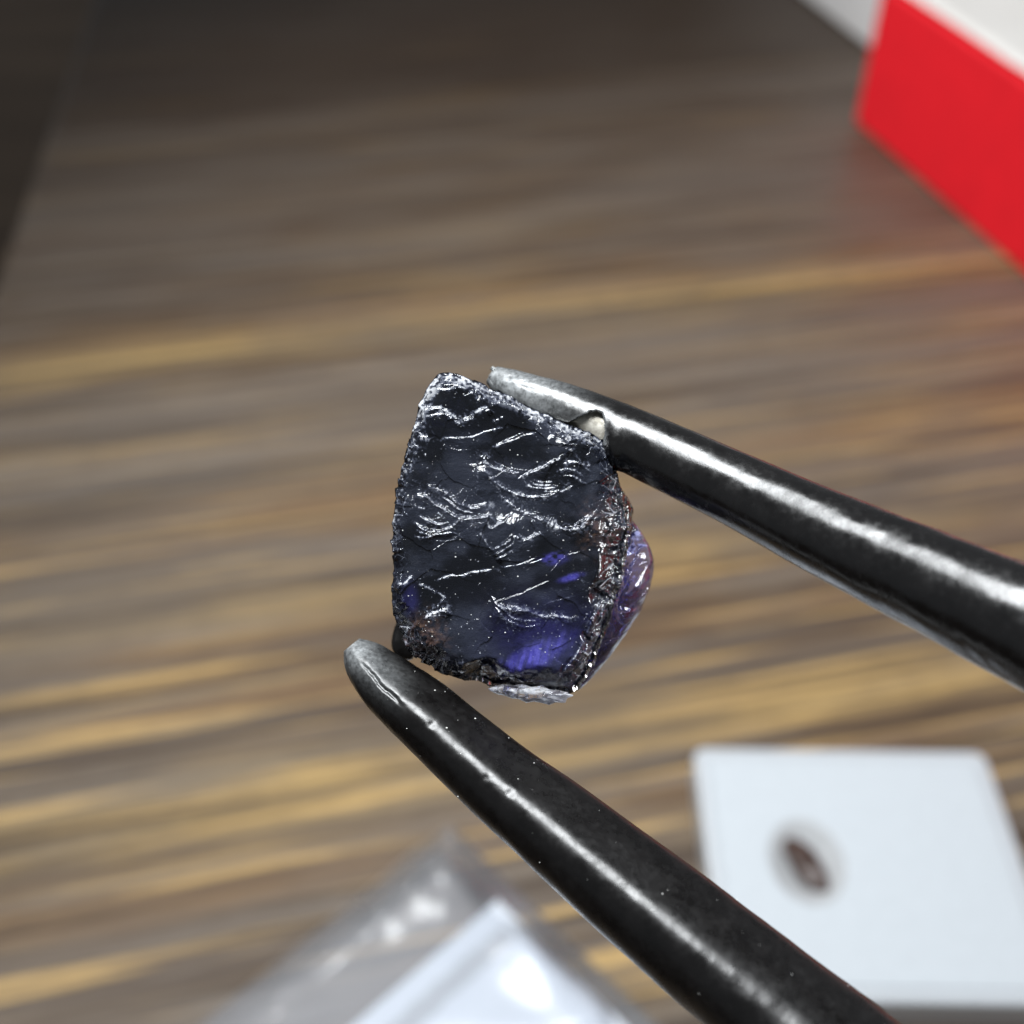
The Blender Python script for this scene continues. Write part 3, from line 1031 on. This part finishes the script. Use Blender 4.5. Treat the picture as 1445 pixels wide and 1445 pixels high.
def build_gem():
    NT_, NF, NS, NB = 1100, 270, 130, 30
    th = np.linspace(-np.pi, np.pi, NT_, endpoint=False)
    RA = smooth_closed(radial(OUT_A, th), 5)
    RA = RA + 1.2 * fbm(np.cos(th) * 18, np.sin(th) * 18, 200, 3) + .25 * fbm(np.cos(th) * 40, np.sin(th) * 40, 210, 2)
    ca, ea = chips(th * 14 + np.cos(th) * .5, th * 0 + .3, 205)
    RA = RA + 2.6 * ca + 2.0 * fbm(np.cos(th) * 9, np.sin(th) * 9, 206, 2)
    RB = smooth_closed(radial(OUT_B, th), 8)
    cx, sy = np.cos(th), -np.sin(th)
    # --- front rings
    s = np.linspace(1.0 / NF, 1, NF) ** .9
    S, T = np.meshgrid(s, np.arange(NT_), indexing='ij')
    X = GC[0] + S * RA[T] * cx[T]
    Y = GC[1] + S * RA[T] * sy[T]
    rimd = (1 - S) * RA[T]                                   # distance to the outline, roughly
    bw = 22 + 34 * np.exp(-((th + .15) / .75) ** 2) + 26 * np.exp(-((th + 1.55) / .6) ** 2) + 16 * np.exp(-((th - .85) / .35) ** 2) + 12 * np.exp(-((th + 2.35) / .25) ** 2)
    bw = bw[T] * (1 + .45 * fbm(X / 38., Y / 38., 120, 3))
    rim = 1 - sst(.0, 1.0, rimd / bw)                        # 1 at the outline, 0 on the face
    h, frost, near = line_fields(X, Y)
    # broad shallow conchoidal facets
    cbig, ebig = chips((X + 14 * fbm(X / 50., Y / 50., 331, 3)) / 62., (Y + 14 * fbm(X / 50., Y / 50., 332, 3)) / 48., 333)
    z = 2.0 * cbig + 9 * fbm(X / 120., Y / 120., 100, 2) + 2.0 * fbm(X / 40., Y / 40., 103, 3)
    z = z + .35 * fbm(X / 12., Y / 12., 104, 3)
    # fine hackle: hair cracks crowding near the ridges
    wx, wy = X + 8 * fbm(X / 40., Y / 40., 321, 2), Y + 8 * fbm(X / 40., Y / 40., 322, 2)
    hk = np.abs(fbm((wx + .35 * wy) / 26., (wy - .35 * wx) / 7., 323, 3))
    hk2 = np.abs(fbm((wx * .9 - .5 * wy) / 20., (wy * .9 + .5 * wx) / 8., 324, 3))
    crack = np.maximum(np.clip(1 - hk / .035, 0, 1), np.clip(1 - hk2 / .03, 0, 1))
    zone = np.clip(near * 1.3 + .9 * fbm(X / 34., Y / 34., 325, 2) - .18, 0, 1)
    crack = crack * zone
    frost = np.maximum(frost, .6 * crack * np.clip(.3 + 1.7 * fbm(X / 6., Y / 6., 326, 2), 0, 1))
    film = .016 + .06 * sst(-.25, .45, fbm(X / 60., Y / 42., 327, 5) + .12 * cbig)
    frost = np.maximum(frost, film)
    z = z + h * (1 + .05 * fbm(X / 3.2, Y / 3.2, 328, 2)) + .8 * crack + .22 * near * fbm(X / 4., Y / 4., 329, 3)
    lowr = np.clip(np.exp(-((th + .15) / .9) ** 2) + np.exp(-((th + 1.5) / .7) ** 2), 0, 1)[T]
    z = z - (15 + 29 * lowr) * rim ** 1.6 - (4 + 8 * lowr + 9 * fbm(X / 14., Y / 14., 121, 2)) * np.clip(1 - rimd / (7. + 5 * fbm(X / 10., Y / 10., 122, 2)), 0, 1) ** 1.5
    c1, e1 = chips(X / 26. + .3 * fbm(X / 20., Y / 20., 9), Y / 26., 60)
    c2, e2 = chips(X / 9. + .3 * fbm(X / 8., Y / 8., 19), Y / 9., 70)
    rz_ = sst(.05, .55, rim)
    z = z + rz_ * ((6 + 5 * lowr) * c1 + (1.4 + 1.0 * lowr) * c2)
    # brown rough corner lower left
    brown = np.exp(-(((X - 598) / 30.) ** 2 + ((Y - 905) / 34.) ** 2) ** 1.4)
    brown2 = np.exp(-(((X - 842) / 24.) ** 2 + ((Y - 745) / 34.) ** 2) ** 1.3)
    z = z + (brown + .6 * brown2) * (1.2 * c2 + 1.1 * fbm(X / 5., Y / 5., 33, 3))
    frost = np.maximum(frost, rz_ * .75 * np.clip(1 - e1 / .07, 0, 1) * np.clip(.4 + 1.3 * fbm(X / 12., Y / 12., 41, 2), 0, 1))
    frost = np.maximum(frost, rz_ * .55 * np.clip(1 - e2 / .09, 0, 1) * np.clip(.3 + 1.5 * fbm(X / 15., Y / 15., 42, 2), 0, 1))
    topl = np.clip((-(X - 716) * .35 - (Y - 762)) / 200., 0, 1)      # the upper left rim is the most crushed
    frost = np.maximum(frost, (.25 + .75 * topl) * np.clip(1.1 - rimd / (9. + 13 * topl), 0, 1) * np.clip(.05 + 2.3 * fbm(X / 4.5, Y / 4.5, 43, 3) + 1.0 * fbm(X / 26., Y / 26., 49, 2), 0, 1))
    # bruised patch
    patch = np.exp(-(((X - 688) / 11.) ** 2 + ((Y - 713) / 7.) ** 2) ** 2)
    frost = np.maximum(frost, .45 * patch * np.clip(.7 + fbm(X / 4., Y / 4., 44, 3), 0, 1))
    # thin wedge along the bottom: light shining through painted as whiteness
    wedge = np.exp(-(((X - 762) / 44.) ** 2 + ((Y - 970 - .05 * (X - 762)) / 6.) ** 2) ** 2)
    frost = np.maximum(frost, .85 * wedge * np.clip(.55 + 1.5 * fbm((X + Y * .6) / 24., (Y - X * .15) / 3.5, 50, 3), 0, 1))
    # tiny bruises
    sp = vnoise(X / 2.2, Y / 2.2, 500)
    frost = np.maximum(frost, .9 * sst(.955, .985, sp) * np.clip(.5 + fbm(X / 60., Y / 60., 45, 2), 0, 1))
    # light glowing through the stone, put into a blue surface colour
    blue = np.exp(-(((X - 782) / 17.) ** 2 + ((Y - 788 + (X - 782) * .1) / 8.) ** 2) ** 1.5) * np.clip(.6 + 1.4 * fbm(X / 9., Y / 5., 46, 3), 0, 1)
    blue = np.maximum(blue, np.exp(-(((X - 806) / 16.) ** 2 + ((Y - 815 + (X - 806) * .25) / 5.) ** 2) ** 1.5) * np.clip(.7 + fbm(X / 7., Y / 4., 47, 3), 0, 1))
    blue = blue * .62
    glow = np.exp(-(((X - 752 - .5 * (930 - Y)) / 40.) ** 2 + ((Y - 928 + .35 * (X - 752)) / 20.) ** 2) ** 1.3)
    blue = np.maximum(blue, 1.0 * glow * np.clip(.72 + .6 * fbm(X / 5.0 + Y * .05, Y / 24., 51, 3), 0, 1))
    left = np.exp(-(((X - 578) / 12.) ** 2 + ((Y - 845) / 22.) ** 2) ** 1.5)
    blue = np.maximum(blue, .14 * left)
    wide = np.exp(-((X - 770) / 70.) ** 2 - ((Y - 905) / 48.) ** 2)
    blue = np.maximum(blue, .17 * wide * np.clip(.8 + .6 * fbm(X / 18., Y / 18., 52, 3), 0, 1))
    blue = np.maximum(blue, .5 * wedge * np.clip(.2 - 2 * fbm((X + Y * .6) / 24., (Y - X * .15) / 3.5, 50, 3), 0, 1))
    vf = np.stack([X - GC[0], GC[1] - Y, z], -1) * GS
    n_f = NF * NT_
    # --- sides: from the outline of the face out to the bulge and back to the rear
    t = np.linspace(0, 1, NS + 1)[1:]
    Tt, T2 = np.meshgrid(t, np.arange(NT_), indexing='ij')
    zA = z[-1]
    depth = zA[T2] * (1 - sst(0, .25, Tt)) * 1.0 - 50 * sst(0, .25, Tt) - 190 * np.clip((Tt - .1) / .9, 0, 1)
    kb = sst(.08, .42, Tt)
    groove = -5 * np.exp(-((Tt - .09) / .05) ** 2)
    Rr = RA[T2] * (1 - kb) + RB[T2] * kb + groove
    Rr = Rr * (1 - .34 * sst(.5, 1.0, Tt) ** 1.5)
    ax, ay = np.cos(th)[T2], np.sin(th)[T2]
    u = th[T2] * 150
    d_ = -depth
    cc, ee = chips(np.where(True, ax * 6.5 + d_ / 60., 0), ay * 6.5 - d_ / 80., 80)
    c3, e3 = chips(u / 13., d_ / 17., 90)
    amp = sst(0.01, .2, Tt)
    smooth_right = np.exp(-((th[T2] + .28) / .38) ** 2) * sst(.1, .3, Tt)      # the bulge is a smooth glassy face
    Rr = Rr + amp * (5 * cc * (1 - .5 * smooth_right) + 1.6 * c3 * (1 - smooth_right) + 3 * fbm(ax * 5 + d_ / 40., ay * 5, 130, 4))
    persp = 1 + d_ * GS / GEM_D
    Xs, Ys = Rr * ax, Rr * ay
    vs = np.stack([Xs * GS * persp + (GC[0] - 722.5) * GS * (persp - 1), Ys * GS * persp - (GC[1] - 722.5) * GS * (persp - 1), depth * GS], -1)
    fs_ = amp * .5 * np.clip(1 - e3 / .08, 0, 1) * np.clip(.2 + 1.5 * fbm(u / 20., d_ / 20., 131, 2), 0, 1) * (1 - smooth_right)
    # --- rear
    last = vs[-1]
    ctr = last.mean(0)
    rb = np.linspace(1, 0, NB + 1)[1:-1]
    vb = ctr[None, None] + (last[None] - ctr) * rb[:, None, None]
    vb[..., 2] -= (1 - rb[:, None] ** 2) * 34 * GS
    verts = np.vstack([[[0, 0, float(z[0].mean()) * GS]], vf.reshape(-1, 3), vs.reshape(-1, 3), vb.reshape(-1, 3), [[ctr[0], ctr[1], ctr[2] - 34 * GS]]])
    rings = NF + NS + len(rb)
    i, j = np.meshgrid(np.arange(rings - 1), np.arange(NT_), indexing='ij')
    a = 1 + i * NT_ + j
    b = 1 + i * NT_ + (j + 1) % NT_
    quads = np.stack([a, a + NT_, b + NT_, b], -1).reshape(-1, 4)
    j = np.arange(NT_)
    c_end = len(verts) - 1
    base = 1 + (rings - 1) * NT_
    me = bpy.data.meshes.new('rough_gemstone')
    tri = np.vstack([np.stack([np.zeros(NT_, int), 1 + j, 1 + (j + 1) % NT_], 1), np.stack([np.full(NT_, c_end), base + (j + 1) % NT_, base + j], 1)])
    q2 = np.vstack([quads[:, [0, 1, 2]], quads[:, [0, 2, 3]], tri])
    o = mesh_obj('rough_gemstone', verts, q2)
    rest = len(verts) - 1 - n_f
    def cat(front, side_vals=None):
        r_ = np.zeros(rest)
        if side_vals is not None:
            r_[:side_vals.size] = side_vals.ravel()
        return np.concatenate([[0], front.ravel(), r_])
    attr(o, 'frost', cat(frost, fs_))
    attr(o, 'brown', cat(np.clip(brown + .55 * brown2, 0, 1) * np.clip(.45 + 1.6 * fbm(X / 6., Y / 6., 48, 4), 0, 1)))
    attr(o, 'blue', cat(blue))
    o.location = P(GC[0], GC[1], GEM_D)
    o.rotation_euler = (math.pi / 2 - PITCH, 0, 0)
    o.data.materials.append(gem_material())
    tag(o, 'rough dark blue violet gemstone with a rippled broken face held between the tweezer arms', 'gemstone')
    build_lobe(o, 'crystal_lobe', OUT_L, (868.0, 850.0), 140, 58, glass('violet_glass', (.40, .36, .95), .45, .18, (.30, .30, .80)), 1.25)
    build_lobe(o, 'bright_sliver', OUT_S, (756.0, 979.0), 30, 22, glass('glow_glass', (.55, .60, 1.0), .5, .75), 1.0)  # white mixed in to stand for light shining through the bottom
    return o, z, X, Y


def build_lobe(root, name, outline, LC, depth, half, mat, chip=1.0):
    # a glassy piece of the same crystal: outline in the plane of the face, set back by depth, half as thick as 2 * half
    LC = np.array(LC)
    nt_, nr = 360, 90
    th = np.linspace(-np.pi, np.pi, nt_, endpoint=False)
    q = densify(outline, True)
    d = q - LC
    a = np.arctan2(-d[:, 1], d[:, 0])
    r = np.hypot(d[:, 0], d[:, 1])
    o_ = np.argsort(a)
    a, r = a[o_], r[o_]
    R = smooth_closed(np.interp(th, np.concatenate([a - 2 * np.pi, a, a + 2 * np.pi]), np.concatenate([r, r, r])), 2)
    lat = np.linspace(-np.pi / 2, np.pi / 2, nr + 2)[1:-1]
    L, T = np.meshgrid(lat, np.arange(nt_), indexing='ij')
    cc = np.sign(np.cos(L)) * np.abs(np.cos(L)) ** .75
    X = LC[0] + cc * R[T] * np.cos(th)[T]
    Y = LC[1] - cc * R[T] * np.sin(th)[T]
    zz = -depth + half * np.sin(L)
    ch, ed = chips(X / 34. + zz / 50., Y / 52. - zz / 60. + .4 * fbm(X / 20., Y / 20., 4), 140)
    n2 = fbm(X / 16. + zz / 20, Y / 26., 141, 3)
    zz = zz + np.abs(np.sin(L)) * (13 * ch + 5 * n2) * chip
    X = X + np.cos(L) * np.cos(th)[T] * 2.0 * n2
    persp = 1 + (-zz) * GS / GEM_D
    vs = np.stack([((X - 722.5) * persp - (GC[0] - 722.5)) * GS, (-(Y - 722.5) * persp + (GC[1] - 722.5)) * GS, zz * GS], -1).reshape(-1, 3)
    i, j = np.meshgrid(np.arange(nr - 1), np.arange(nt_), indexing='ij')
    a = i * nt_ + j
    b = i * nt_ + (j + 1) % nt_
    n0 = len(vs)
    vs = np.vstack([vs, vs[:nt_].mean(0)[None], vs[-nt_:].mean(0)[None]])
    j = np.arange(nt_)
    k2 = (j + 1) % nt_
    la = (nr - 1) * nt_
    quads = np.stack([a, b, b + nt_, a + nt_], -1).reshape(-1, 4)
    f = np.vstack([quads[:, [0, 1, 2]], quads[:, [0, 2, 3]], np.stack([np.full(nt_, n0), k2, j], 1), np.stack([np.full(nt_, n0 + 1), la + j, la + k2], 1)])
    mesh_obj(name, vs, f, mat, root)


def glass(name, col, dens, white=0.0, wcol=(.93, .95, 1.0)):
    k = NT(name)
    k.b.inputs['Base Color'].default_value = (1, 1, 1, 1)
    k.b.inputs['Transmission Weight'].default_value = 1
    k.b.inputs['IOR'].default_value = 1.55
    k.b.inputs['Roughness'].default_value = .05
    k.l(k.bump(k.noise(k.coord((4, 4, 4)), 1.0, 4, .6), .25, .05), k.b.inputs['Normal'])
    if white:
        t = k.n('ShaderNodeBsdfTranslucent')
        t.inputs[0].default_value = (*wcol, 1)
        d = k.n('ShaderNodeBsdfDiffuse')
        d.inputs[0].default_value = (*wcol, 1)
        m0 = k.n('ShaderNodeMixShader', i_0=.5)
        k.l(t.outputs[0], m0.inputs[1]); k.l(d.outputs[0], m0.inputs[2])
        m = k.n('ShaderNodeMixShader')
        k.l(k.ramp(k.noise(k.coord((1.2, 6, 2)), 1.0, 4, .7), [(.42, 0.0), (.58, white)]), m.inputs[0])
        k.l(k.b.outputs[0], m.inputs[1]); k.l(m0.outputs[0], m.inputs[2])
        k.l(m.outputs[0], k.out.inputs['Surface'])
    va = k.n('ShaderNodeVolumeAbsorption')
    va.inputs['Color'].default_value = (*col, 1)
    va.inputs['Density'].default_value = dens
    k.l(va.outputs[0], k.out.inputs['Volume'])
    return k.m


def gem_material():
    k = NT('violet_blue_crystal')
    b = k.b
    b.inputs['Base Color'].default_value = (1, 1, 1, 1)
    b.inputs['Transmission Weight'].default_value = 1.0
    b.inputs['IOR'].default_value = 1.66
    fr = k.n('ShaderNodeAttribute', attribute_name='frost').outputs['Fac']
    br = k.n('ShaderNodeAttribute', attribute_name='brown').outputs['Fac']
    bl = k.n('ShaderNodeAttribute', attribute_name='blue').outputs['Fac']
    fine = k.noise(k.coord((6, 6, 6)), 1.0, 5, .65)
    k.l(k.ramp(fine, [(.3, .05), (.7, .17)]), b.inputs['Roughness'])
    bp = k.bump(k.noise(k.coord((9, 9, 9)), 1.0, 5, .7), .22, .03)
    k.l(bp, b.inputs['Normal'])
    f2 = k.n('ShaderNodeBsdfPrincipled')
    f2.inputs['Base Color'].default_value = (.63, .69, .86, 1)
    k.l(k.ramp(fr, [(.0, (.24, .29, .48)), (.12, (.32, .37, .55)), (.5, (.76, .78, .83))]), f2.inputs['Base Color'])
    f2.inputs['Roughness'].default_value = .3
    f2.inputs['Specular IOR Level'].default_value = .9
    k.l(k.bump(k.noise(k.coord((22, 22, 22)), 1.0, 4, .7), .8, .03), f2.inputs['Normal'])
    f3 = k.n('ShaderNodeBsdfPrincipled')
    k.l(k.ramp(k.noise(k.coord((5, 9, 5)), 1.0, 5, .7), [(.35, (.03, .014, .014)), (.55, (.10, .05, .03)), (.75, (.42, .27, .17))]), f3.inputs['Base Color'])
    f3.inputs['Roughness'].default_value = .5
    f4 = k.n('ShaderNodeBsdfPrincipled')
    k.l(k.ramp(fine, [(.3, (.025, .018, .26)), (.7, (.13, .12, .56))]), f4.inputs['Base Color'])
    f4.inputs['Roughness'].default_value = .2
    m1 = k.n('ShaderNodeMixShader')
    k.l(k.math('MULTIPLY', fr, .9, True), m1.inputs[0])
    m2 = k.n('ShaderNodeMixShader')
    k.l(k.math('MULTIPLY', br, .85, True), m2.inputs[0])
    m3 = k.n('ShaderNodeMixShader')
    k.l(k.math('MULTIPLY', bl, 1.0, True), m3.inputs[0])
    k.l(b.outputs[0], m2.inputs[1]); k.l(f3.outputs[0], m2.inputs[2])
    k.l(m2.outputs[0], m3.inputs[1]); k.l(f4.outputs[0], m3.inputs[2])
    k.l(m3.outputs[0], m1.inputs[1]); k.l(f2.outputs[0], m1.inputs[2])
    k.l(m1.outputs[0], k.out.inputs['Surface'])
    va = k.n('ShaderNodeVolumeAbsorption')
    va.inputs['Color'].default_value = (.05, .05, .48, 1)
    va.inputs['Density'].default_value = 2.1
    k.l(va.outputs[0], k.out.inputs['Volume'])
    return k.m


gem, gz, gX, gY = build_gem()

# ------------------------------------------------------------------ dust on the stone and the arms


def dust(name, parent, pts, rmin, rmax, mat):
    bm = bmesh.new()
    for p in pts:
        r = rmin + (rmax - rmin) * random.random() ** 3
        q = bmesh.ops.create_icosphere(bm, subdivisions=1, radius=r)
        st = random.uniform(.7, 1.6)
        for v in q['verts']:
            v.co = Vector((v.co.x * st, v.co.y, v.co.z * .7)) + Vector(p)
    o = bm_obj(name, bm, mat, parent)
    o['kind'] = 'stuff'
    return o


DUST = plain('pale_dust', (.72, .72, .70), .6, .1, 3, 0).m
nf, nt = gz.shape
pts = []
for _ in range(330):
    i, j = random.randrange(4, nf - 6), random.randrange(nt)
    if random.random() > (i / nf):
        continue
    pts.append(((gX[i, j] - GC[0]) * GS, (GC[1] - gY[i, j]) * GS, gz[i, j] * GS))
dust('dust', gem, pts, .006, .022, DUST)


def arm_dust(arm, n):
    co = [c for c in arm.children if c.name.startswith('coating') and 'flap' not in c.name][0]
    vs = co.data.vertices
    cand = [v.co for v in vs]
    mw = co.matrix_world
    pts = []
    loc = np.array(tweezers.location)
    while len(pts) < n:
        c = cand[random.randrange(len(cand))]
        p = np.array(c) + loc
        q = p - C_
        x, y = 722.5 + FPX * (q @ R_) / (q @ F_), 722.5 - FPX * (q @ U_) / (q @ F_)
        if 480 < x < 1500 and 500 < y < 1500 and random.random() < 400 / max(200, x - 300):
            pts.append(c)
    dust('dust', arm, pts, .006, .026, DUST)


for a_ in [c for c in tweezers.children if c.name.startswith('arm')]:
    arm_dust(a_, 90)
